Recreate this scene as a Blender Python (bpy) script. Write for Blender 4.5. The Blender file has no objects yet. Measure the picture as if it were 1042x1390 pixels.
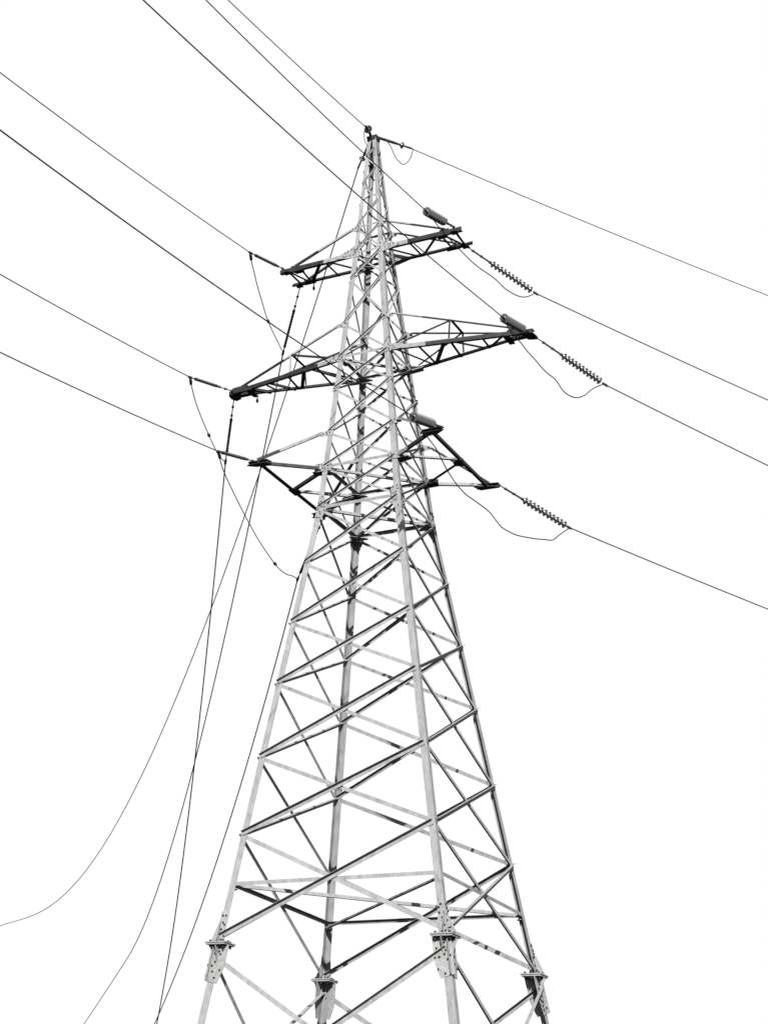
import bpy, math, random
from mathutils import Vector as V, Matrix
random.seed(7)
scene = bpy.context.scene

# ---------------------------------------------------------------- camera
cam = bpy.data.cameras.new('camera'); camo = bpy.data.objects.new('camera', cam)
scene.collection.objects.link(camo); scene.camera = camo
right = V((0.8536283, 0.5176972, 0.0575187)); up = V((0.1963634, -0.4221129, 0.8850210)); fwd = V((-0.4824522, 0.7441843, 0.4619843))
m = Matrix.Identity(4)
for i in range(3):
    m[i][0] = right[i]; m[i][1] = up[i]; m[i][2] = -fwd[i]
m.translation = (20.882, -46.961, 1.7)
camo.matrix_world = m
cam.sensor_fit = 'HORIZONTAL'; cam.sensor_width = 36.0
cam.lens = 2381.88 / 1042 * 36
cam.shift_x = (521 - 175.95) / 1042
cam.shift_y = (475.75 - 695) / 1042
cam.clip_end = 3000; cam.clip_start = 0.1

# ---------------------------------------------------------------- light
w = bpy.data.worlds.new('World'); scene.world = w; w.use_nodes = True
bg = w.node_tree.nodes['Background']; bg.inputs[0].default_value = (1, 1, 1, 1); bg.inputs[1].default_value = 0.302
SUN_AZ, SUN_EL = math.radians(29), math.radians(29)     # from -Y towards +X
sun = bpy.data.lights.new('sun', 'SUN'); sun.energy = 5.0; sun.angle = math.radians(0.5); sun.color = (1.0, 0.995, 0.985)
suno = bpy.data.objects.new('sun', sun); scene.collection.objects.link(suno)
sd = V((math.sin(SUN_AZ) * math.cos(SUN_EL), -math.cos(SUN_AZ) * math.cos(SUN_EL), math.sin(SUN_EL)))
suno.rotation_euler = sd.to_track_quat('Z', 'Y').to_euler()
vs = scene.view_settings
vs.view_transform = 'Standard'; vs.look = 'None'; vs.exposure = 1.737; vs.gamma = 1.0; vs.use_curve_mapping = False
scene.render.engine = 'CYCLES'

# ---------------------------------------------------------------- materials
def mat(name, lo, hi, rough=0.6, metal=0.0, scale=6.0, bump=0.0, spec=0.3, streak=False, trans=0.0):
    mt = bpy.data.materials.new(name); mt.use_nodes = True
    nt = mt.node_tree; b = nt.nodes['Principled BSDF']
    tc = nt.nodes.new('ShaderNodeTexCoord')
    mp = nt.nodes.new('ShaderNodeMapping')
    if streak: mp.inputs['Scale'].default_value = (1, 1, 0.3)
    nz = nt.nodes.new('ShaderNodeTexNoise'); nz.inputs['Scale'].default_value = scale; nz.inputs['Detail'].default_value = 6; nz.inputs['Roughness'].default_value = 0.65
    cr = nt.nodes.new('ShaderNodeValToRGB')
    cr.color_ramp.elements[0].position = 0.34; cr.color_ramp.elements[1].position = 0.62
    cr.color_ramp.elements[0].color = (lo, lo, lo, 1); cr.color_ramp.elements[1].color = (hi, hi, hi, 1)
    nt.links.new(tc.outputs['Object'], mp.inputs[0]); nt.links.new(mp.outputs[0], nz.inputs['Vector'])
    nt.links.new(nz.outputs['Fac'], cr.inputs[0]); oi = nt.nodes.new('ShaderNodeObjectInfo')
    mr = nt.nodes.new('ShaderNodeMapRange'); mr.inputs['To Min'].default_value = 0.93; mr.inputs['To Max'].default_value = 1.07
    mx = nt.nodes.new('ShaderNodeVectorMath'); mx.operation = 'SCALE'
    nt.links.new(oi.outputs['Random'], mr.inputs['Value']); nt.links.new(cr.outputs[0], mx.inputs[0]); nt.links.new(mr.outputs[0], mx.inputs['Scale'])
    col_out = mx.outputs[0]
    if streak:      # grimy patches and run-off marks on the weathered zinc
        n3 = nt.nodes.new('ShaderNodeTexNoise'); n3.inputs['Scale'].default_value = 2.3; n3.inputs['Detail'].default_value = 9; n3.inputs['Roughness'].default_value = 0.75
        c3 = nt.nodes.new('ShaderNodeValToRGB'); c3.color_ramp.elements[0].position = 0.3; c3.color_ramp.elements[1].position = 0.42
        c3.color_ramp.elements[0].color = (.55, .55, .55, 1); c3.color_ramp.elements[1].color = (1, 1, 1, 1)
        m3 = nt.nodes.new('ShaderNodeVectorMath'); m3.operation = 'MULTIPLY'
        nt.links.new(tc.outputs['Object'], n3.inputs['Vector']); nt.links.new(n3.outputs['Fac'], c3.inputs[0]); nt.links.new(c3.outputs[0], m3.inputs[0]); nt.links.new(col_out, m3.inputs[1]); col_out = m3.outputs[0]
    nt.links.new(col_out, b.inputs['Base Color'])
    b.inputs['Roughness'].default_value = rough; b.inputs['Metallic'].default_value = metal
    b.inputs['Specular IOR Level'].default_value = spec
    b.inputs['Transmission Weight'].default_value = trans
    if bump:
        bp = nt.nodes.new('ShaderNodeBump'); bp.inputs['Strength'].default_value = bump; bp.inputs['Distance'].default_value = 0.01
        n2 = nt.nodes.new('ShaderNodeTexNoise'); n2.inputs['Scale'].default_value = scale * 8
        nt.links.new(tc.outputs['Object'], n2.inputs['Vector']); nt.links.new(n2.outputs['Fac'], bp.inputs['Height']); nt.links.new(bp.outputs[0], b.inputs['Normal'])
    return mt
STEEL = mat('galvanised_steel', 0.088, 0.13, 0.7, scale=7.0, bump=0.15, spec=0.15, streak=True)
DARK = mat('dark_steel', 0.005, 0.011, 0.6, scale=5, spec=0.12)  # dark tone for outer arm members, end plates and peak cap
PLATE = mat('plate_steel', 0.095, 0.135, 0.7, scale=9, spec=0.15)
BOLT = mat('bolt_steel', 0.006, 0.012, 0.6, spec=0.1)
CABLE = mat('weathered_cable', 0.006, 0.012, 0.6, spec=0.1)
FIT = mat('fitting_iron', 0.006, 0.02, 0.55, scale=12, spec=0.2)
GLASS = mat('grey_glass', 0.025, 0.042, 0.4, scale=8, spec=0.5, trans=0.25)
GLASS2 = mat('dusty_glass', 0.013, 0.026, 0.3, scale=8, spec=0.35)
POLY = mat('polymer_rubber', 0.004, 0.008, 0.5, spec=0.2)
SOIL = mat('dark_soil', 0.01, 0.025, 0.95, scale=0.6, spec=0.05)
CONC = mat('concrete', 0.2, 0.3, 0.9, scale=3)

# ---------------------------------------------------------------- helpers
col = scene.collection
def mesh_obj(name, verts, faces, mats, parent=None, midx=None, smooth=False):
    me = bpy.data.meshes.new(name); me.from_pydata([tuple(v) for v in verts], [], faces)
    for mm in (mats if isinstance(mats, (list, tuple)) else [mats]): me.materials.append(mm)
    if midx:
        for p, i in zip(me.polygons, midx): p.material_index = i
    if smooth:
        for p in me.polygons: p.use_smooth = True
    me.validate(); me.update()
    o = bpy.data.objects.new(name, me); col.objects.link(o)
    if parent: o.parent = parent
    return o
def thing(name, label, cat, loc=(0, 0, 0), group=None):
    o = bpy.data.objects.new(name, None); col.objects.link(o); o.empty_display_size = 0.2
    o['label'] = label; o['category'] = cat
    if group: o['group'] = group
    o.location = loc
    return o
class MB:
    def __init__(s): s.v = []; s.f = []; s.mi = []
    def add(s, vs, fs, mi=0):
        n = len(s.v); s.v += list(vs); s.f += [tuple(i + n for i in f) for f in fs]; s.mi += [mi] * len(fs)
    def prism(s, poly0, poly1, mi=0):
        n = len(poly0); s.add(list(poly0) + list(poly1), [tuple(range(n - 1, -1, -1)), tuple(range(n, 2 * n))] + [(i, (i + 1) % n, n + (i + 1) % n, n + i) for i in range(n)], mi)
    def angle(s, p0, p1, u, v, a, b, t, mi=0):
        # rolled L section; corner line p0-p1, one flange along u (width a), the other along v (width b)
        prof = [(0, 0), (a, 0), (a, t), (t, t), (t, b), (0, b)]
        s.prism([p0 + u * x + v * y for x, y in prof], [p1 + u * x + v * y for x, y in prof], mi)
    def box(s, p0, p1, u, v, a, b, mi=0):     # bar centred on p0-p1
        prof = [(-a / 2, -b / 2), (a / 2, -b / 2), (a / 2, b / 2), (-a / 2, b / 2)]
        s.prism([p0 + u * x + v * y for x, y in prof], [p1 + u * x + v * y for x, y in prof], mi)
    def plate(s, pts, n, t, mi=0): s.prism([p for p in pts], [p + n * t for p in pts], mi)
    def tube(s, pts, r, k=6, mi=0):
        pts = [V(p) for p in pts]; n = len(pts); rr = r if isinstance(r, (list, tuple)) else [r] * n
        base = len(s.v); ref = V((0, 0, 1))
        d0 = (pts[1] - pts[0]).normalized()
        if abs(d0.z) > 0.95: ref = V((1, 0, 0))
        for i in range(n):
            d = (pts[min(i + 1, n - 1)] - pts[max(i - 1, 0)]).normalized()
            x = d.cross(ref).normalized(); y = x.cross(d)
            for j in range(k):
                a = 2 * math.pi * j / k; s.v.append(pts[i] + (x * math.cos(a) + y * math.sin(a)) * rr[i])
        for i in range(n - 1):
            for j in range(k):
                s.f.append((base + i * k + j, base + i * k + (j + 1) % k, base + (i + 1) * k + (j + 1) % k, base + (i + 1) * k + j)); s.mi.append(mi)
        s.f.append(tuple(base + j for j in range(k))[::-1]); s.mi.append(mi)
        s.f.append(tuple(base + (n - 1) * k + j for j in range(k))); s.mi.append(mi)
    def lathe(s, p, d, prof, k=14, mi=0):      # prof: (distance along d, radius)
        s.tube_profile(p, d, prof, k, mi)
    def tube_profile(s, p, d, prof, k, mi):
        d = d.normalized(); ref = V((0, 0, 1)) if abs(d.z) < 0.9 else V((1, 0, 0))
        x = d.cross(ref).normalized(); y = x.cross(d); base = len(s.v); n = len(prof)
        for h, r in prof:
            for j in range(k):
                a = 2 * math.pi * j / k; s.v.append(p + d * h + (x * math.cos(a) + y * math.sin(a)) * max(r, 1e-4))
        for i in range(n - 1):
            for j in range(k):
                s.f.append((base + i * k + j, base + i * k + (j + 1) % k, base + (i + 1) * k + (j + 1) % k, base + (i + 1) * k + j)); s.mi.append(mi)
        s.f.append(tuple(base + j for j in range(k))[::-1]); s.mi.append(mi)
        s.f.append(tuple(base + (n - 1) * k + j for j in range(k))); s.mi.append(mi)
    def build(s, name, mats, parent=None, smooth=False):
        return mesh_obj(name, s.v, s.f, mats, parent, s.mi if isinstance(mats, (list, tuple)) else None, smooth)
def smooth_pts(pts, n=6):                      # Catmull-Rom through the points
    P = [V(p) for p in pts]; out = []
    for i in range(len(P) - 1):
        a, b, c, d = P[max(i - 1, 0)], P[i], P[i + 1], P[min(i + 2, len(P) - 1)]
        for k in range(n):
            t = k / n
            out.append(0.5 * ((2 * b) + (c - a) * t + (2 * a - 5 * b + 4 * c - d) * t * t + (3 * b - a - 3 * c + d) * t ** 3))
    out.append(P[-1]); return out
X, Y, Z = V((1, 0, 0)), V((0, 1, 0)), V((0, 0, 1))

# ---------------------------------------------------------------- ground
g = mesh_obj('ground', [(-900, -900, 0), (900, -900, 0), (900, 900, 0), (-900, 900, 0)], [(0, 1, 2, 3)], SOIL)
g['kind'] = 'structure'; g['label'] = 'dark bare soil the tower stands on'

# ---------------------------------------------------------------- tower levels
G = 24.258
LV = dict(F=-14.62, H=-13.057, K5=-11.652, K4=-9.41, K3=-7.16, K2=-5.24, K1=-3.289, K0=-1.419, A1=0.0, T1=1.23, N1=2.82, M=3.965, TM=5.252, N2=6.978, U=8.0, TU=9.05, TOP=12.85)
LV = {k: v + G for k, v in LV.items()}
KN = [(0.0, 4.78), (LV['F'], 3.343), (LV['K0'], 1.377), (LV['U'], 0.5164), (LV['TOP'], 0.141)]
def hw(z):
    for (z0, w0), (z1, w1) in zip(KN, KN[1:]):
        if z <= z1: return w0 + (w1 - w0) * (z - z0) / (z1 - z0)
    return KN[-1][1]
SG = dict(L=(-1, -1), C=(1, -1), R=(1, 1), B=(-1, 1))
def P(c, z):
    if isinstance(z, str): z = LV[z]
    return V((SG[c][0] * hw(z), SG[c][1] * hw(z), z))
FACES = [('L', 'C', V((0, -1, 0))), ('C', 'R', V((1, 0, 0))), ('R', 'B', V((0, 1, 0))), ('B', 'L', V((-1, 0, 0)))]
tower = thing('lattice_tower', 'tall pale steel lattice power tower with three pairs of dark crossarms', 'power tower', (0, 0, 0))

def up_face(n, z):                             # unit vector up along a face at this height
    k = (hw(z + 0.1) - hw(z - 0.1)) / 0.2
    return (Z + n * k).normalized()

# legs: one rolled angle per leg, in sections that change slope and size
def leg_w(z): return 0.21 if z < LV['F'] else 0.19 if z < LV['K0'] else 0.175 if z < LV['U'] + .4 else 0.13
for c, (sx, sy) in SG.items():
    b = MB(); u = V((-sx, 0, 0)); v = V((0, -sy, 0))
    cuts = [0.25, LV['F'] - 0.005, LV['F'] + 0.02, LV['K0'], LV['U'] + .4, LV['TOP']]
    for z0, z1 in zip(cuts, cuts[1:]):
        if z1 - z0 < 0.1: continue
        wd = leg_w((z0 + z1) / 2)
        b.angle(P(c, z0), P(c, z1), u, v, wd, wd, 0.014)
    b.build('leg', STEEL, tower)
    f = MB(); q = P(c, 0.0); f.box(V((q.x, q.y, 0.0)), V((q.x, q.y, 0.34)), X, Y, 0.9, 0.9); f.build('concrete_footing', CONC, tower)

# bracing: X panels on all four faces
def brace(c0, z0, c1, z1, n, outside, a=0.085, t=0.008, name='brace', material=None, parent=None):
    p0, p1 = P(c0, z0), P(c1, z1)
    d = (p1 - p0).normalized(); p0 = p0 + d * 0.05; p1 = p1 - d * (0.05 if outside else 0.05)
    nf = n - d * n.dot(d); zz = (p0.z + p1.z) / 2; k = (hw(zz + .3) - hw(zz - .3)) / 0.6
    nn = (n - Z * k); nn = (nn - d * nn.dot(d)).normalized()
    upv = nn.cross(d); upv = upv if upv.z > 0 else -upv
    off = 0.022 if outside else -0.018
    b = MB()
    s = 1 if outside else -1
    c = upv * (a / 2) + nn * off
    b.angle(p0 + c, p1 + c, -upv, nn * s, a, a * 0.9, t)
    return b.build(name, material or STEEL, parent or tower)
LOW = ['K0', 'K1', 'K2', 'K3', 'K4', 'K5', 'F']
UPR = ['TU', 'U', 'N2', 'TM', 'M', 'N1', 'T1', 'A1', 'K0']
for lo_, seq in ((True, LOW), (False, UPR)):
    for i, (zt, zb) in enumerate(zip(seq, seq[1:])):
        a = (0.088 + 0.006 * i) if lo_ else (0.06 if zt in ('TU', 'U', 'N2') else 0.072)
        for c0, c1, n in FACES:
            # c0 is on the left and c1 on the right as seen from outside
            brace(c0, LV[zb] + (.1 if zb == 'F' else 0), c1, zt, n, True, a)
            brace(c0, zt, c1, LV[zb] + (.1 if zb == 'F' else 0), n, False, a)
# stand below the flange
for zt, zb in ((LV['F'] - 0.35, 4.6), (4.6, 0.5)):
    for c0, c1, n in FACES:
        brace(c0, zb, c1, zt, n, True, 0.12); brace(c0, zt, c1, zb, n, False, 0.12)

# horizontal struts and plan bracing
def strut(p0, p1, n, a=0.08, t=0.008, material=None, parent=None, name='strut', flip=1, drop=0.0):
    d = (p1 - p0).normalized(); b = MB(); off = -n * 0.016 - Z * drop
    b.angle(p0 + d * .04 + off, p1 - d * .04 + off, Z * flip, -n, a, a, t)
    return b.build(name, material or STEEL, parent or tower)
for lv, a, pl in (('H', 0.1, 1), ('K0', 0.1, 1), ('A1', 0.09, 0), ('M', 0.08, 0), ('U', 0.07, 0), ('TU', 0.06, 0)):
    for c0, c1, n in FACES: strut(P(c0, lv), P(c1, lv), n, a, flip=-1, drop=-.08)
    for k, (c0, c1) in enumerate((('L', 'R'), ('C', 'B'))):
        if pl or (k == 0 and lv in ('A1', 'M', 'U')):
            p0, p1 = P(c0, lv), P(c1, lv); d = (p1 - p0).normalized(); s = Z.cross(d)
            b = MB(); b.angle(p0 + d * .1 - Z * (.03 + .1 * k * pl), p1 - d * .1 - Z * (.03 + .1 * k * pl), Z, s, a * .9, a * .9, .008)
            b.build('plan_brace', STEEL, tower)
# horizontal corner plates that tie the struts together
for lv, sz in (('H', .2), ('K0', .5), ('A1', .42), ('M', .42), ('U', .3)):
    for c, (sx, sy) in SG.items():
        q = P(c, lv); b = MB()
        b.plate([V((q.x - sx * .02, q.y - sy * .02, q.z - .1)), V((q.x - sx * sz, q.y - sy * .02, q.z - .1)), V((q.x - sx * sz, q.y - sy * .12, q.z - .1)), V((q.x - sx * .12, q.y - sy * sz, q.z - .1)), V((q.x - sx * .02, q.y - sy * sz, q.z - .1))], -Z, .012)
        b.build('corner_plate', STEEL, tower)
# peak lacing (zigzag on each face)
for c0, c1, n in FACES:
    zs = [LV['TU'] + .05, LV['TU'] + 1.05, LV['TU'] + 1.75, LV['TU'] + 2.45, LV['TU'] + 2.95, LV['TU'] + 3.3]
    for i, (z0, z1) in enumerate(zip(zs, zs[1:])):
        ca, cb = (c0, c1) if i % 2 == 0 else (c1, c0)
        brace(ca, z0, cb, z1, n, i % 2 == 0, 0.05, 0.007)

# gusset plates
def inpoly(x, y, poly):
    r = False; n = len(poly)
    for i in range(n):
        x0, y0 = poly[i]; x1, y1 = poly[(i + 1) % n]
        if (y0 > y) != (y1 > y) and x < (x1 - x0) * (y - y0) / (y1 - y0) + x0: r = not r
    return r
def gusset(c, n, z, poly, bolts=8, material=None, off=0.003, br=0.018, hand=None):
    sx, sy = SG[c]; o = V((sx, 0, 0)) if abs(n.y) > .5 else V((0, sy, 0))
    zz = LV[z] if isinstance(z, str) else z
    k = (hw(zz + .3) - hw(zz - .3)) / 0.6
    nn = (n - Z * k).normalized(); e = (Z + (o + n) * k); e = e / e.z
    q = P(c, zz)
    pts = [q + o * x + e * y + nn * off for x, y in poly]
    b = MB(); b.plate(pts, nn, 0.014)
    pl = b.build('gusset_plate', material or PLATE, tower)
    bb = MB(); rnd = random.Random(ord(c) * 7919 + round(zz * 10) * 31 + round(n.x) * 3 + round(n.y))
    xs = [p[0] for p in poly]; ys = [p[1] for p in poly]; done = []; tries = 0
    while len(done) < bolts and tries < 400:
        tries += 1
        x = rnd.uniform(min(xs), max(xs)); y = rnd.uniform(min(ys), max(ys))
        if not all(inpoly(x + ex, y + ey, poly) for ex, ey in ((.03, 0), (-.03, 0), (0, .03), (0, -.03))): continue
        if any((x - a) ** 2 + (y - b_) ** 2 < (.075) ** 2 for a, b_ in done): continue
        done.append((x, y)); cc = q + o * x + e * y + nn * (off + .014)
        bb.tube_profile(cc, nn, [(0, br), (0.03, br), (0.036, br * .6)], 6, 0)
    if done:
        bo = bb.build('bolt_heads', BOLT, pl); bo['kind'] = 'stuff'
    return pl
def mirror(poly): return poly
PL = {
 'TU': [(.17, -.1), (.2, -.02), (.0, .14), (-.12, .16), (-.17, .02), (-.1, -.14)],
 'U': [(.6, -.04), (.6, .05), (.02, .3), (-.14, .3), (-.24, .02), (-.2, -.14), (.05, -.15)],
 'TM': [(.22, -.1), (.22, -.02), (.06, .1), (-.12, .12), (-.2, .0), (-.12, -.12)],
 'M': [(.42, -.1), (.42, .06), (.05, .15), (-.16, .17), (-.27, .02), (-.22, -.14)],
 'N1': [(.06, -.08), (.06, .08), (-.12, .09), (-.17, 0), (-.12, -.09)],
 'T1': [(.24, -.1), (.24, -.02), (.1, .07), (-.12, .12), (-.22, .0), (-.12, -.12)],
 'A1': [(.28, -.13), (.28, .15), (-.2, .17), (-.32, .05), (-.28, -.14)],
 'K0': [(.0, -.42), (.0, .42), (-.17, .42), (-.32, .14), (-.32, -.12), (-.19, -.42)],
}
for lv, poly in PL.items():
    for c0, c1, n in FACES:
        for c in (c0, c1):
            pp = poly
            if abs(n.x) > .5:       # no arm leaves along the side faces
                pp = [(min(x, .0), y) for x, y in poly] if lv != 'K0' else poly
                q = []
                for v_ in pp:
                    if not q or (v_[0] - q[-1][0]) ** 2 + (v_[1] - q[-1][1]) ** 2 > 1e-5: q.append(v_)
                pp = q
            gusset(c, n, lv, pp, {'K0': 13, 'A1': 10, 'U': 11, 'M': 10}.get(lv, 5), material=DARK if (lv == 'A1' and c == 'R' and n.y > .5) else None)  # far right lower-arm gusset: its shade is put into the colour
# splice flange at the foot of the tower body: plates above, base plates, plates below
for c, (sx, sy) in SG.items():
    z = LV['F']; q = P(c, z); cx, cy = q.x - sx * .08, q.y - sy * .08
    b = MB()
    b.box(V((cx, cy, z - .03)), V((cx, cy, z + .002)), X, Y, .62, .62); b.box(V((cx, cy, z - .075)), V((cx, cy, z - .04)), X, Y, .58, .58)
    fl = b.build('splice_flange', PLATE, tower)
    s = MB()
    for dx, dy in ((.2, .2), (-.2, .2), (.2, -.2), (-.2, -.2), (.0, .24), (.24, 0), (-.24, 0), (0, -.24)):
        s.tube_profile(V((cx + dx, cy + dy, z - .14)), Z, [(0, .03), (.2, .03)], 6, 0)
    so = s.build('flange_bolts', BOLT, fl); so['kind'] = 'stuff'
    for n in ([V((sx, 0, 0)), V((0, sy, 0))]):
        gusset(c, n, z, [(.03, .01), (.03, .84), (-.16, .84), (-.2, .5), (-.24, .01)], 9, br=.026)
        gusset(c, n, z - 1.0, [(.1, .92), (.1, -.0), (-.3, -.1), (-.42, .3), (-.42, .92)], 10, br=.026)
    st = MB()
    for o, t_ in ((V((sx, 0, 0)), V((0, sy, 0))), (V((0, sy, 0)), V((sx, 0, 0)))):
        p = V((q.x, q.y, z)) - t_ * .1
        k = .149
        st.plate([p + o * .0 + Z * .01, p + o * .24 + Z * .01, p + o * .22 + Z * .05, p - o * .1 + Z * .7, p - o * .1 + Z * .01], t_, .014)
        p = p + o * .0
        st.plate([p - Z * .09, p + o * .22 - Z * .09, p + o * .22 - Z * .16, p + o * .1 - Z * .5, p - Z * .5], t_, .014)
    st.build('stiffener', PLATE, tower)
# peak cap
b = MB(); zt = LV['TOP']
b.box(V((0, 0, zt)), V((0, 0, zt + .04)), X, Y, .38, .34)
cap = b.build('peak_cap', DARK, tower)
for n in (X, -X, Y, -Y):
    b = MB(); t_ = Z.cross(n)
    p = n * (hw(zt - .2) + .012)
    b.plate([p + t_ * .16 + Z * (zt - .005), p - t_ * .16 + Z * (zt - .005), p - t_ * .13 + Z * (zt - .13), p + t_ * .13 + Z * (zt - .13)], n, .012)
    b.build('cap_plate', DARK, cap)
b = MB(); p = V((-.03, 0, zt - 1.02)); b.box(p, p + Z * .42, X, Y, .12, .16); b.build('joint_block', DARK, tower)

# ---------------------------------------------------------------- crossarms
def split_angle(b, p0, p1, u, v, a, bb, t, f):      # pale near the tower, dark towards the tip
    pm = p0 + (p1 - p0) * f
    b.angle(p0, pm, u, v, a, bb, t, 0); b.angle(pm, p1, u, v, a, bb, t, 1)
def bar(parent, p0, p1, a=0.07, name='brace', f=0.0, flat=None, t=.008):
    d = (p1 - p0).normalized(); s = d.cross(Z).normalized(); u = s.cross(d)
    if u.z < 0: u = -u
    b = MB()
    if f <= 0: b.angle(p0, p1, u, s, a, a, t, 1)
    elif f >= 1: b.angle(p0, p1, u, s, a, a, t, 0)
    else: split_angle(b, p0, p1, u, s, a, a, t, f)
    return b.build(name, [STEEL, DARK], parent)
def hplate(parent, pts, z, t=.02, name='end_plate', material=None):
    b = MB(); b.plate([V((x, y, z)) for x, y in pts], -Z, t); return b.build(name, material or DARK, parent)
def vplate(parent, pts, n, t=.016, name='end_plate', material=None):
    b = MB(); b.plate(pts, n, t); return b.build(name, material or DARK, parent)
def hook(parent, p):
    b = MB(); b.tube([p, p - Z * .12], .018); b.tube_profile(p - Z * .3, Z, [(0, .015), (.05, .045), (.1, .045), (.18, .015)], 8, 0)
    b.build('hanger_hook', FIT, parent)

def label_arm(o, t): o['label'] = t
for s in (-1, 1):
    side = 'left' if s < 0 else 'right'
    near0, far0 = ('L', 'B') if s < 0 else ('C', 'R')
    # ---- upper arm: parallel chords
    z = LV['U']; wU = hw(z); tipx = 3.3
    cn = lambda x: V((s * x, -.52 + .02 * (x - .5) / 2.8, z))
    cf = lambda x: V((s * x, .52 - .02 * (x - .5) / 2.8, z))
    b = MB()
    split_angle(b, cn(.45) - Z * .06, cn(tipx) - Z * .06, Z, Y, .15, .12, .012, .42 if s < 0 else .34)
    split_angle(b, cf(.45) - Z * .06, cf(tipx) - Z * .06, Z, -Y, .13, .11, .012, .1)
    arm = b.build('crossarm', [STEEL, DARK], tower); label_arm(arm, 'upper short crossarm with parallel chords')
    zz = V((0, 0, -.07))
    left_set = ((cn(3.0), cf(2.98), .08), (cn(2.98), cf(2.62), .07), (cn(2.53), cf(2.6), .07), (cf(2.48), cn(1.71), .12), (cn(1.6), cf(1.56), .07), (cn(1.5), cf(.7), .07))
    for pa, pb, a in left_set if s < 0 else ((cn(1.45), cf(1.5), .07), (cf(1.58), cn(2.5), .09), (cn(2.55), cf(2.58), .07), (cn(2.6), cf(3.02), .08), (cn(3.05), cf(3.02), .08), (cn(.6), cf(1.42), .07)):
        bar(arm, pa + zz, pb + zz, a)
    bar(arm, P(near0, 'TU') + X * s * .12, cn(2.72) + Z * .1, .07, 'tie_bar', .45 if s > 0 else .6)
    bar(arm, P(far0, 'TU') + X * s * .12, cf(2.72) + Z * .1, .07, 'tie_bar', .05)
    for cc, yy in ((cn, 1), (cf, -1)):
        q = cc(2.66); vplate(arm, [q + X * s * -.2 - Z * .08, q + X * s * .3 - Z * .08, q + X * s * .2 + Z * .13, q - X * s * .1 + Z * .13], V((0, -yy, 0)))
        hplate(arm, [(s * 2.4, q.y - .02 * yy), (s * 2.85, q.y - .02 * yy), (s * 2.75, q.y + .2 * yy), (s * 2.45, q.y + .2 * yy)], z - .075)
        q = cc(3.05); hplate(arm, [(s * 2.93, q.y - .1 * yy), (s * 3.17, q.y - .1 * yy), (s * 3.15, q.y + .13 * yy), (s * 2.95, q.y + .13 * yy)], z - .075)
    if s < 0: hook(arm, cf(2.5) - Z * .08)
    # ---- middle arm: tapered to the tip
    z = LV['M']; w0 = hw(z); T = 5.25
    cn = lambda x: V((s * x, -w0 + (w0 - .1) * (x - w0) / (T - w0), z))
    cf = lambda x: V((s * x, w0 - (w0 - .1) * (x - w0) / (T - w0), z))
    b = MB()
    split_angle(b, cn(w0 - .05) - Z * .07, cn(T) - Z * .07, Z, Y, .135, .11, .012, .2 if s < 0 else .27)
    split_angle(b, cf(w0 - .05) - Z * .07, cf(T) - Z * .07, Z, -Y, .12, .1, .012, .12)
    arm = b.build('crossarm', [STEEL, DARK], tower); label_arm(arm, 'longest crossarm at mid level, tapering to a point')
    zz = V((0, 0, -.08))
    left_set = ((cn(1.8), cf(1.88), .075), (cf(2.84), cn(2.2), .12), (cn(2.95), cf(3.02), .08), (cf(3.1), cn(3.72), .07), (cn(3.9), cf(3.72), .07), (cf(3.95), cn(4.5), .09), (cn(2.05), cf(1.1), .06))
    for pa, pb, a in left_set if s < 0 else ((cn(w0 + .15), cf(1.75), .06), (cn(1.78), cf(1.82), .075), (cf(1.9), cn(2.68), .13), (cn(2.8), cf(2.72), .08), (cn(2.85), cf(3.68), .07), (cn(3.78), cf(3.76), .07), (cf(3.82), cn(4.5), .09)):
        bar(arm, pa + zz, pb + zz, a)
    pk = {}
    for c, cc, yy in ((near0, cn, -1), (far0, cf, 1)):
        t0 = P(c, 'TM') + X * s * .15; t1 = cc(4.85) + Z * .1
        pkp = t0 + (t1 - t0) * ((2.82 - abs(t0.x)) / (4.85 - abs(t0.x))); pk[yy] = pkp
        bar(arm, t0, t1, .06, 'tie_bar', (.25 if s > 0 else .56) if yy < 0 else .02)
        bar(arm, pkp, cc(2.8) + Z * .08, .06, 'post', 1 if yy < 0 and s < 0 else 0)
        bar(arm, cc(w0 + .3) + Z * .08, pkp, .06, 'strut', .12 if (s > 0 or yy > 0) else .02)
        q = cc(4.72); vplate(arm, [q + X * s * -.35 - Z * .09, q + X * s * .5 - Z * .09, q + X * s * .45 + Z * .1, q - X * s * .1 + Z * .14], V((0, yy, 0)))
    bar(arm, pk[-1], pk[1], .09, 'strut')
    bar(arm, cf(2.95) - Z * .08, cf(2.95) - Z * .36, .03, 'post')
    hplate(arm, [(s * 4.42, -.25), (s * 4.6, -.27), (s * 4.68, 0), (s * 4.62, .36), (s * 4.45, .36)], z - .085)
    hplate(arm, [(s * 5.0, -.17), (s * 5.36, -.12), (s * 5.4, .16), (s * 5.3, .36), (s * 5.08, .28)], z - .085)
    hplate(arm, [(s * 5.0, -.14), (s * 5.36, -.1), (s * 5.36, .1), (s * 5.0, .16)], z + .06)
    vplate(arm, [V((s * 4.75, -.13, z - .08)), V((s * 5.36, -.1, z - .08)), V((s * 5.36, -.1, z + .06)), V((s * 4.75, -.13, z + .08))], V((0, 1, 0)))
    if s < 0: hook(arm, cf(4.45) - Z * .09)
    # ---- lower arm: splayed out to a cross beam
    z = LV['A1']; w0 = hw(z); ax = 2.93; yn, yf = -2.45, 2.12
    pn, pf, pm = V((s * ax, yn, z)), V((s * ax, yf, z)), V((s * ax, -.05, z))
    b = MB()
    b.angle(pn + V((0, -.1, -.07)), pf + V((0, .1, -.07)), Z, V((-s, 0, 0)), .09, .15 if s < 0 else .1, .012, 1)
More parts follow.
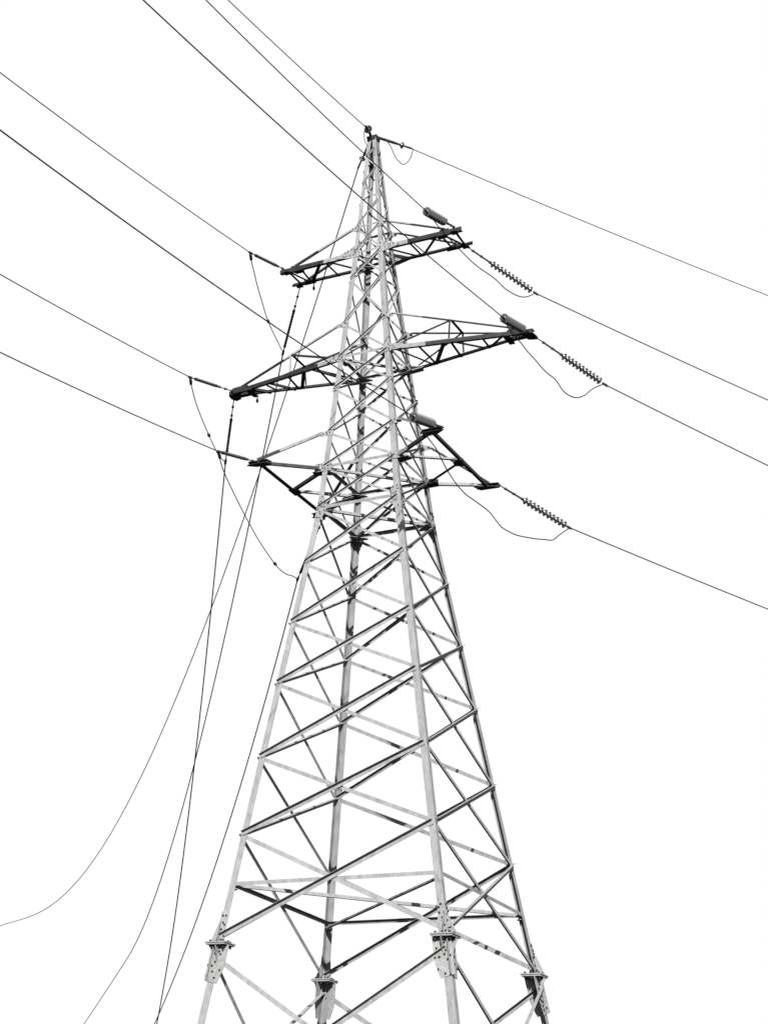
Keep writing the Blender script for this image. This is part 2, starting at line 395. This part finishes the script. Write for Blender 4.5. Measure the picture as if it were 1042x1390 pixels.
    split_angle(b, V((s * w0, -w0, z - .07)) , pn - Z * .05, Z, V((0, 1, 0)), .1 if s < 0 else .115, .09 if s < 0 else .1, .012, .06 if s < 0 else .3)
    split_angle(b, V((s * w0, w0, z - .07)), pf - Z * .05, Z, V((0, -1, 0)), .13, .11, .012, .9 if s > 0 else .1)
    arm = b.build('crossarm', [STEEL, DARK], tower); label_arm(arm, 'lower crossarm splayed out to a wide end beam')
    bar(arm, V((s * (w0 + .05), -w0 + .1, z - .06)), pm - Z * .05, .1, 'brace', .95 if s > 0 else 0)
    bar(arm, V((s * (w0 + .05), w0 - .1, z - .06)), pm - Z * .05, .09, 'brace', 0 if s > 0 else .9)
    bar(arm, P(near0, 'T1') + X * s * .15, pn + Z * .05, .085, 'tie_bar', .66)
    bar(arm, P(far0, 'T1') + X * s * .15, pf + Z * .05, .075, 'tie_bar', .05)
    hplate(arm, [(s * (ax - .16), -.3), (s * (ax + .02), -.3), (s * (ax + .02), .22), (s * (ax - .3), .1), (s * (ax - .3), -.15)], z - .088)
    for q, yy in ((pn, -1), (pf, 1)):
        hplate(arm, [(s * (ax - .42), q.y - yy * .24), (s * (ax + .12), q.y - yy * .14), (s * (ax + .36), q.y + yy * .03), (s * (ax + .3), q.y + yy * .1), (s * (ax - .3), q.y + yy * .08)], z - .07)
        hplate(arm, [(s * (ax - .4), q.y - yy * .2), (s * (ax + .34), q.y - yy * .06), (s * (ax + .3), q.y + yy * .08), (s * (ax - .35), q.y + yy * .06)], z + .035)
        vplate(arm, [V((s * (ax - .4), q.y - .0, z - .08)), V((s * (ax + .3), q.y, z - .08)), V((s * (ax + .3), q.y, z + .012)), V((s * (ax - .4), q.y, z + .012))], V((0, 1, 0)))
        # heavy connection at the leg
        yl = yy * w0
        hplate(arm, [(s * (w0 - .14), yl), (s * (w0 + .36), yl + yy * .02), (s * (w0 + .4), yl - yy * .26), (s * (w0 - .05), yl - yy * .36)], z - .1, .025)
        if s > 0:
            vplate(arm, [V((s * (w0 - .1), yl + yy * .02, z - .13)), V((s * (w0 + .32), yl + yy * .02, z - .13)), V((s * (w0 + .32), yl + yy * .02, z + .12)), V((s * (w0 - .1), yl + yy * .02, z + .12))], V((0, yy, 0)), material=PLATE if yy < 0 else DARK)  # far plate coloured dark to carry its shade, near one stays pale
    if s < 0: hook(arm, V((s * (ax - .25), yf - .3, z - .09)))

# ---------------------------------------------------------------- insulators, wires
PT = {"in_UR":{"A":[3.121,-0.685,32.258],"Q":[3.121,-3.046,31.539],"d0":[3.121,-1.526,32.002],"d1":[3.121,-3.011,31.55],"wire":[[3.121,-3.046,31.539],[3.121,-5.857,31.132],[3.121,-8.668,30.75],[3.121,-11.479,30.394],[3.121,-14.29,30.063],[3.121,-17.1,29.757],[3.121,-19.911,29.476],[3.121,-22.722,29.22],[3.121,-25.533,28.99],[3.121,-28.344,28.785],[3.121,-31.154,28.606],[3.121,-33.965,28.452]]},
"in_MR":{"A":[5.234,0.074,28.222],"Q":[5.234,-2.371,27.557],"d0":[5.234,-0.686,28.016],"d1":[5.234,-2.333,27.567],"wire":[[5.234,-2.371,27.557],[5.234,-6.527,26.859],[5.234,-10.683,26.216],[5.234,-14.84,25.629],[5.234,-18.996,25.096],[5.234,-23.152,24.619],[5.234,-27.308,24.198],[5.234,-31.464,23.831],[5.234,-35.62,23.52],[5.234,-39.776,23.264],[5.234,-43.933,23.064],[5.234,-48.089,22.918]]},
"in_LR":{"A":[3.237,-2.477,24.258],"Q":[3.237,-4.701,23.65],"d0":[3.237,-3.233,24.051],"d1":[3.237,-4.668,23.658],"wire":[[3.237,-4.701,23.65],[3.237,-8.729,23.012],[3.237,-12.758,22.426],[3.237,-16.786,21.893],[3.237,-20.815,21.411],[3.237,-24.843,20.981],[3.237,-28.871,20.604],[3.237,-32.9,20.278],[3.237,-36.928,20.004],[3.237,-40.957,19.782],[3.237,-44.985,19.612],[3.237,-49.014,19.493]]},
"in_UL":{"A":[-3.006,-0.461,32.258],"Q":[-3.006,-3.186,31.523],"d0":[-3.006,-1.43,31.997],"d1":[-3.006,-2.833,31.618],"wire":[[-3.006,-3.186,31.523],[-3.006,-6.006,31.063],[-3.006,-8.825,30.628],[-3.006,-11.645,30.218],[-3.006,-14.465,29.834],[-3.006,-17.285,29.476],[-3.006,-20.105,29.143],[-3.006,-22.925,28.835],[-3.006,-25.745,28.553],[-3.006,-28.564,28.296],[-3.006,-31.384,28.064],[-3.006,-34.204,27.858]]},
"in_ML":{"A":[-5.163,-0.191,28.222],"Q":[-5.163,-3.075,27.428],"d0":[-5.163,-1.371,27.897],"d1":[-5.163,-2.73,27.523],"wire":[[-5.163,-3.075,27.428],[-5.163,-5.182,27.068],[-5.163,-7.289,26.723],[-5.163,-9.397,26.391],[-5.163,-11.504,26.074],[-5.163,-13.612,25.771],[-5.163,-15.719,25.483],[-5.163,-17.827,25.208],[-5.163,-19.934,24.948],[-5.163,-22.041,24.702],[-5.163,-24.149,24.47],[-5.163,-26.256,24.253]]},
"in_LL":{"A":[-2.901,-2.39,24.258],"Q":[-2.901,-4.99,23.557],"d0":[-2.901,-3.4,23.985],"d1":[-2.901,-4.772,23.615],"wire":[[-2.901,-4.99,23.557],[-2.901,-7.227,23.136],[-2.901,-9.465,22.731],[-2.901,-11.702,22.342],[-2.901,-13.939,21.969],[-2.901,-16.177,21.613],[-2.901,-18.414,21.272],[-2.901,-20.651,20.947],[-2.901,-22.888,20.639],[-2.901,-25.126,20.346],[-2.901,-27.363,20.069],[-2.901,-29.6,19.809]]},
"in_E":{"A":[-0.05,-0.1,37.169],"Q":[-0.007,-0.551,37.226],"d0":[0.004,-0.439,37.23],"d1":[0.004,-0.439,37.23],"wire":[[-0.007,-0.551,37.226],[-0.007,-2.549,36.882],[-0.007,-4.547,36.551],[-0.007,-6.545,36.232],[-0.007,-8.543,35.927],[-0.007,-10.542,35.634],[-0.007,-12.54,35.354],[-0.007,-14.538,35.086],[-0.007,-16.536,34.832],[-0.007,-18.534,34.59],[-0.007,-20.533,34.361],[-0.007,-22.531,34.145]]},
"out_UR":{"A":[3.012,0.547,32.258],"Q":[4.482,3.093,31.383],"d0":[3.543,1.467,31.942],"d1":[4.399,2.95,31.433],"wire":[[4.482,3.093,31.383],[5.919,5.582,31.092],[7.356,8.071,30.817],[8.793,10.56,30.559],[10.23,13.049,30.317],[11.667,15.538,30.092],[13.104,18.026,29.884],[14.541,20.515,29.692],[15.978,23.004,29.516],[17.414,25.493,29.357],[18.851,27.982,29.214],[20.288,30.471,29.088]]},
"out_MR":{"A":[5.274,0.362,28.222],"Q":[6.668,2.775,27.353],"d0":[5.808,1.287,27.889],"d1":[6.582,2.627,27.406],"wire":[[6.668,2.775,27.353],[7.615,4.416,27.075],[8.562,6.057,26.805],[9.51,7.698,26.542],[10.457,9.339,26.286],[11.405,10.98,26.037],[12.352,12.621,25.795],[13.299,14.262,25.56],[14.247,15.903,25.333],[15.194,17.544,25.113],[16.142,19.185,24.9],[17.089,20.826,24.694]]},
"out_LR":{"A":[3.213,2.115,24.258],"Q":[4.643,4.591,23.479],"d0":[3.721,2.994,23.981],"d1":[4.579,4.481,23.513],"wire":[[4.643,4.591,23.479],[5.818,6.627,23.227],[6.994,8.664,22.986],[8.17,10.7,22.756],[9.345,12.737,22.537],[10.521,14.773,22.329],[11.697,16.809,22.132],[12.873,18.846,21.947],[14.048,20.882,21.772],[15.224,22.918,21.609],[16.4,24.955,21.456],[17.575,26.991,21.315]]},
"out_ER":{"A":[0.1,0.0,37.159],"Q":[0.812,1.233,37.245],"d0":[0.614,0.89,37.221],"d1":[0.696,1.032,37.231],"wire":[[0.812,1.233,37.245],[3.174,5.325,37.067],[5.537,9.417,36.934],[7.899,13.509,36.845],[10.262,17.601,36.801],[12.625,21.693,36.802],[14.987,25.785,36.848],[17.35,29.877,36.938],[19.712,33.969,37.072],[22.075,38.062,37.252],[24.437,42.154,37.476],[26.8,46.246,37.745]]},
"out_UL":{"A":[-3.024,0.542,32.258],"Q":[-4.785,2.717,30.991],"d0":[-3.718,1.399,31.759],"d1":[-4.616,2.507,31.113],"wire":[[-4.785,2.717,30.991],[-5.737,3.892,29.756],[-6.688,5.067,28.569],[-7.64,6.242,27.429],[-8.591,7.417,26.337],[-9.543,8.592,25.293],[-10.494,9.767,24.298],[-11.446,10.942,23.351],[-12.397,12.117,22.454],[-13.349,13.292,21.606],[-14.3,14.467,20.808],[-15.252,15.642,20.06],[-16.203,16.817,19.362],[-17.155,17.992,18.715],[-18.107,19.167,18.118],[-19.058,20.342,17.573],[-20.01,21.517,17.079],[-20.961,22.693,16.636],[-21.913,23.868,16.246],[-22.864,25.043,15.908],[-23.816,26.218,15.623],[-24.767,27.393,15.39],[-25.719,28.568,15.211],[-26.67,29.743,15.084],[-28.64,32.175,14.882],[-30.61,34.608,14.686],[-32.58,37.04,14.496],[-34.549,39.472,14.312],[-36.519,41.905,14.134],[-38.489,44.337,13.963],[-40.458,46.77,13.797],[-42.428,49.202,13.638]]},
"out_ML":{"A":[-5.278,0.129,28.222],"Q":[-6.554,1.951,26.725],"d0":[-5.75,0.804,27.667],"d1":[-6.349,1.66,26.965],"wire":[[-6.554,1.951,26.725],[-6.935,2.496,25.805],[-7.316,3.041,24.911],[-7.698,3.585,24.045],[-8.079,4.13,23.206],[-8.46,4.674,22.394],[-8.842,5.219,21.609],[-9.223,5.764,20.851],[-9.604,6.308,20.12],[-9.986,6.853,19.416],[-10.367,7.397,18.74],[-10.748,7.942,18.09],[-11.13,8.487,17.467],[-11.511,9.031,16.872],[-11.892,9.576,16.303],[-12.274,10.12,15.762],[-12.655,10.665,15.248],[-13.036,11.21,14.76],[-13.418,11.754,14.3],[-13.799,12.299,13.867],[-14.181,12.844,13.461],[-14.562,13.388,13.082],[-14.943,13.933,12.73],[-15.325,14.477,12.405],[-15.719,15.041,12.087],[-16.114,15.605,11.78],[-16.509,16.168,11.481],[-16.903,16.732,11.193],[-17.298,17.296,10.914],[-17.693,17.859,10.645],[-18.087,18.423,10.386],[-18.482,18.987,10.136]]},
"out_LL":{"A":[-2.922,2.329,24.258],"Q":[-5.078,4.722,23.148],"d0":[-3.836,3.344,23.787],"d1":[-4.842,4.461,23.269],"wire":[[-5.078,4.722,23.148],[-5.55,5.247,22.585],[-6.022,5.772,22.034],[-6.495,6.297,21.494],[-6.967,6.821,20.965],[-7.44,7.346,20.447],[-7.912,7.871,19.94],[-8.385,8.395,19.445],[-8.857,8.92,18.961],[-9.329,9.445,18.488],[-9.802,9.969,18.026],[-10.274,10.494,17.576],[-10.747,11.019,17.136],[-11.219,11.543,16.708],[-11.692,12.068,16.291],[-12.164,12.593,15.885],[-12.636,13.117,15.491],[-13.109,13.642,15.107],[-13.581,14.167,14.735],[-14.054,14.691,14.374],[-14.526,15.216,14.024],[-14.999,15.741,13.686],[-15.471,16.266,13.358],[-15.943,16.79,13.042],[-16.487,17.394,12.69],[-17.03,17.997,12.349],[-17.573,18.6,12.019],[-18.117,19.204,11.699],[-18.66,19.807,11.39],[-19.203,20.411,11.092],[-19.746,21.014,10.804],[-20.29,21.617,10.527]]},
"out_EL":{"A":[-0.1,0.05,37.159],"Q":[-1.009,0.991,36.861],"d0":[-0.706,0.677,36.96],"d1":[-0.798,0.773,36.93],"wire":[[-1.009,0.991,36.861],[-3.471,3.541,34.651],[-5.933,6.09,32.522],[-8.395,8.64,30.501],[-10.857,11.189,28.614],[-13.319,13.739,26.88],[-15.781,16.288,25.319],[-18.243,18.838,23.941],[-20.705,21.387,22.755],[-23.167,23.937,21.768],[-25.629,26.486,20.98],[-28.091,29.036,20.387],[-30.553,31.585,19.983],[-33.015,34.135,19.756],[-35.477,36.684,19.693],[-37.939,39.234,19.773],[-40.402,41.783,19.974],[-42.864,44.333,20.269],[-45.326,46.883,20.626],[-47.788,49.432,21.013],[-50.25,51.982,21.388],[-52.712,54.531,21.71],[-55.174,57.081,21.932],[-57.636,59.63,22.003]]},
"jump_UL":[[-3.016,-3.165,31.48],[-3.171,-2.816,31.453],[-3.406,-2.154,31.409],[-3.661,-1.45,31.353],[-3.996,-0.421,31.269],[-4.311,0.581,31.175],[-4.555,1.625,31.098],[-4.78,2.705,31.015]],
"jump_ML":[[-5.162,-3.048,27.386],[-5.27,-2.829,27.348],[-5.631,-1.88,27.202],[-5.92,-0.951,27.07],[-6.195,0.046,26.929],[-6.361,0.688,26.836],[-6.512,1.338,26.745],[-6.552,1.734,26.72],[-6.554,1.951,26.725]],
"jump_LL":[[-2.91,-4.971,23.517],[-3.166,-4.36,23.474],[-3.425,-3.611,23.431],[-3.833,-2.207,23.36],[-4.198,-0.87,23.278],[-4.67,1.065,23.145],[-4.992,2.766,23.042],[-5.084,3.499,23.02],[-5.095,3.967,23.051],[-5.076,4.32,23.117],[-5.078,4.722,23.148]],
"jump_UR":[[3.132,-3.015,31.5],[3.175,-2.707,31.471],[3.192,-2.331,31.404],[3.241,-1.91,31.351],[3.291,-1.487,31.296],[3.361,-0.982,31.237],[3.44,-0.43,31.169],[3.535,0.093,31.12],[3.641,0.533,31.103],[3.734,0.883,31.097],[3.808,1.219,31.073],[3.862,1.542,31.032],[3.925,1.844,31.004],[4.084,2.352,31.015],[4.232,2.681,31.092],[4.399,2.952,31.275],[4.487,3.083,31.405]],
"jump_MR":[[5.244,-2.341,27.519],[5.242,-2.037,27.418],[5.281,-1.655,27.318],[5.348,-1.216,27.219],[5.394,-0.845,27.125],[5.461,-0.458,27.04],[5.579,0.24,26.882],[5.709,0.732,26.81],[5.742,1.03,26.725],[5.772,1.313,26.642],[5.877,1.651,26.606],[6.019,1.937,26.651],[6.188,2.173,26.82],[6.315,2.331,27.016],[6.452,2.507,27.197],[6.62,2.74,27.36]],
"jump_LR":[[3.234,-4.669,23.594],[3.231,-4.32,23.536],[3.239,-3.857,23.464],[3.253,-3.148,23.35],[3.23,-2.748,23.261],[3.168,-2.046,23.086],[3.158,-1.628,22.995],[3.159,-1.231,22.914],[3.203,-0.647,22.825],[3.316,-0.013,22.788],[3.424,0.646,22.733],[3.445,0.956,22.678],[3.458,1.291,22.607],[3.48,1.602,22.549],[3.579,2.036,22.536],[3.695,2.436,22.555],[3.95,3.133,22.673],[4.157,3.649,22.792],[4.291,3.967,22.875],[4.432,4.227,23.124],[4.638,4.601,23.458]],
"jump_E":[[0.202,0.003,37.049],[0.266,0.111,37.096],[0.322,0.237,37.107],[0.411,0.444,37.021],[0.459,0.739,36.749],[0.475,0.892,36.672],[0.517,1.05,36.615],[0.596,1.214,36.588],[0.706,1.308,36.705],[0.809,1.356,36.89],[0.918,1.34,37.184]],
"jump_E2":[[-0.107,-0.546,37.114],[-0.154,-0.427,36.955],[-0.177,-0.334,36.865],[-0.156,-0.22,36.786],[-0.129,-0.133,36.757],[-0.091,-0.093,36.816],[-0.081,-0.113,36.941]]}
NAME = dict(U='upper', M='middle', L='lower')
def clamp(parent, p, d, r=.035, l=.22):
    b = MB(); b.tube_profile(p - d * l * .5, d, [(0, r * .6), (l * .2, r), (l * .8, r), (l, r * .5)], 8, 0); b.build('clamp', FIT, parent)
DISC = {}
def disc_mesh(r, pitch):
    k = (round(r, 3), round(pitch, 3)); gm = GLASS if r > .15 else GLASS2
    if k not in DISC:
        b = MB(); h = pitch
        b.tube_profile(V((0, 0, 0)), Z, [(0, .03), (h * .04, .05), (h * .34, .055), (h * .42, r * .6), (h * .5, r * .9), (h * .58, r), (h * .64, r * .97), (h * .6, r * .8), (h * .66, r * .62), (h * .6, r * .45), (h * .66, .03), (h * 1.0, .018)], 20, 0)
        o = b.build('disc', gm, None, smooth=True); DISC[k] = o.data; bpy.data.objects.remove(o)
    return DISC[k]
def glass_string(key, label, group, r, n):
    D = PT[key]; A, Q, d0, d1 = (V(D[k]) for k in ('A', 'Q', 'd0', 'd1')); d = (Q - A).normalized()
    t = thing('insulator_string', label, 'insulator', A, group)
    inv = lambda p: p - A
    pitch = (d1 - d0).length / n
    me = disc_mesh(r, pitch)
    rot = d.to_track_quat('Z', 'Y')
    for i in range(n):
        o = bpy.data.objects.new('disc', me); col.objects.link(o); o.parent = t; o.rotation_mode = 'QUATERNION'
        o.rotation_quaternion = rot; o.location = inv(d0) + d * pitch * i
    b = MB(); L = (d0 - A).length
    if L > .3:
        b.tube([V((0, 0, 0)), d * (L * .3)], .018); b.tube([d * (L * .3), d * (L * .97)], .03)
        for f, rr in ((.04, .05), (.3, .045), (.62, .045), (.95, .05)): b.tube_profile(d * (L * f) - d * .04, d, [(0, rr * .6), (.03, rr), (.07, rr), (.1, rr * .6)], 8, 0)
    else: b.tube([V((0, 0, 0)), d * L], .03)
    b.build('link_rod', FIT, t)
    clamp(t, inv(Q), d, .04, .24)
    return t
def polymer_string(key, label, group):
    D = PT[key]; A, Q, d0, d1 = (V(D[k]) for k in ('A', 'Q', 'd0', 'd1')); d = (Q - A).normalized()
    t = thing('insulator_string', label, 'insulator', A, group)
    inv = lambda p: p - A
    L = (d1 - d0).length; n = 26; prof = []
    for i in range(n):
        h = L * i / n; prof += [(h, .034), (h + L / n * .35, .056 if i % 2 else .048), (h + L / n * .5, .034)]
    b = MB(); b.tube_profile(inv(d0), d, prof, 10, 0); b.build('shed_body', POLY, t)
    for p in (d0, d1):
        b = MB(); b.tube_profile(inv(p) - d * .07, d, [(0, .02), (.02, .055), (.07, .055), (.12, .03), (.14, .02)], 10, 0); b.build('end_fitting', FIT, t)
    L0 = (d0 - A).length; b = MB(); b.tube([V((0, 0, 0)), d * L0], .018)
    for f in (.03, .4, .75, .9): b.tube_profile(d * (L0 * f), d, [(0, .02), (.025, .045), (.075, .045), (.1, .02)], 8, 0)
    b.build('link_rod', FIT, t)
    b = MB(); b.tube([inv(d1), inv(Q)], .02); b.build('link_rod', FIT, t)
    clamp(t, inv(Q), d, .045, .26)
    return t
def wire(name, pts, r, label, cat, group, n=5, k=6):
    b = MB(); b.tube(smooth_pts(pts, n), r, k)
    o = b.build(name, CABLE, None); o['label'] = label; o['category'] = cat; o['group'] = group
    return o
GI, GO = 'insulator strings on the tower', 'conductor wires of the tower'
for lv in 'UML':
    nm = NAME[lv]
    glass_string('in_' + lv + 'R', 'stubby grey glass insulator string on near side of %s right crossarm' % nm, GI, .151, 12)
    glass_string('out_' + lv + 'R', 'ribbed glass disc insulator string hanging right from %s right crossarm' % nm, GI, .122, 11)
    polymer_string('in_' + lv + 'L', 'slim black rod insulator reaching up left from %s left crossarm' % nm, GI)
    polymer_string('out_' + lv + 'L', 'slim black rod insulator hanging steeply down from %s left crossarm' % nm, GI)
    wire('conductor_wire', PT['in_' + lv + 'R']['wire'], .017, 'dark wire from top left crossing to the %s right crossarm' % nm, 'wire', GO)
    wire('conductor_wire', PT['in_' + lv + 'L']['wire'], .016, 'dark wire from the left edge to the %s left crossarm' % nm, 'wire', GO)
    wire('conductor_wire', PT['out_' + lv + 'R']['wire'], .019, 'dark wire leaving to the right edge from %s right crossarm' % nm, 'wire', GO)
    wire('conductor_wire', PT['out_' + lv + 'L']['wire'], .0225, 'dark wire dropping steeply down from %s left crossarm' % nm, 'wire', GO)
    for sd_, ps in (('R', 'right'), ('L', 'left')):
        o = wire('jumper_wire', PT['jump_' + lv + sd_], .017 if sd_ == 'L' else .018, 'slack jumper wire looping between the insulators of %s %s crossarm' % (nm, ps), 'jumper wire', 'slack jumper wires')
        if sd_ == 'L':
            pts = PT['jump_' + lv + sd_]; i = {'U': 5, 'M': 4, 'L': 6}[lv]
            p, q = V(pts[i]), V(pts[i + 1]); d = (q - p).normalized()
            b = MB(); b.tube_profile(p, d, [(0, .02), (.04, .055), (.14, .055), (.2, .02)], 8, 0); b.build('damper_weight', FIT, o)
            p = V(pts[0]); q = p + (V(pts[1]) - p).normalized() * .3
            b = MB(); b.tube([p, q], .05); b.build('connector', FIT, o)
# earth wire fittings at the peak
def earth(key, label, r):
    D = PT[key]; A, Q, d0, d1 = (V(D[k]) for k in ('A', 'Q', 'd0', 'd1')); d = (Q - A).normalized()
    t = thing('insulator', label, 'insulator', A, 'single earth wire insulators at the peak'); b = MB()
    c = (d0 + d1) / 2 - A; L = (Q - A).length; dd = V((0, -1, -.15)).normalized() if key == 'in_E' else d
    me = disc_mesh(r, .16); o = bpy.data.objects.new('disc', me); col.objects.link(o); o.parent = t; o.rotation_mode = 'QUATERNION'
    o.rotation_quaternion = dd.to_track_quat('Z', 'Y'); o.location = c - dd * .08
    if key == 'in_E':
        o.data = o.data.copy(); o.data.materials.clear(); o.data.materials.append(POLY)
    b.tube([V((0, 0, 0)), c * .7, c], [.05, .05, .028]); b.tube([c, d * L], .032); b.build('link_rod', FIT, t); clamp(t, d * L, d, .035, .3)
earth('in_E', 'round black earth wire insulator seen end on at the tower peak', .15)
earth('out_ER', 'small disc insulator on the earth wire right of the peak', .12)
earth('out_EL', 'small disc insulator hanging left below the tower peak', .12)
wire('earth_wire', PT['in_E']['wire'], .017, 'thin earth wire from top edge to the tower peak', 'wire', 'earth wires')
wire('earth_wire', PT['out_ER']['wire'], .016, 'thin earth wire running right from the tower peak', 'wire', 'earth wires')
eo = wire('earth_wire', PT['out_EL']['wire'], .0215, 'thin earth wire sagging from the peak to the lower left edge', 'wire', 'earth wires')
wire('jumper_wire', PT['jump_E'], .015, 'slack earth jumper loop right of the tower peak', 'jumper wire', 'slack jumper wires')
wire('jumper_wire', PT['jump_E2'], .013, 'tiny jumper loop under the black insulator at the peak', 'jumper wire', 'slack jumper wires')
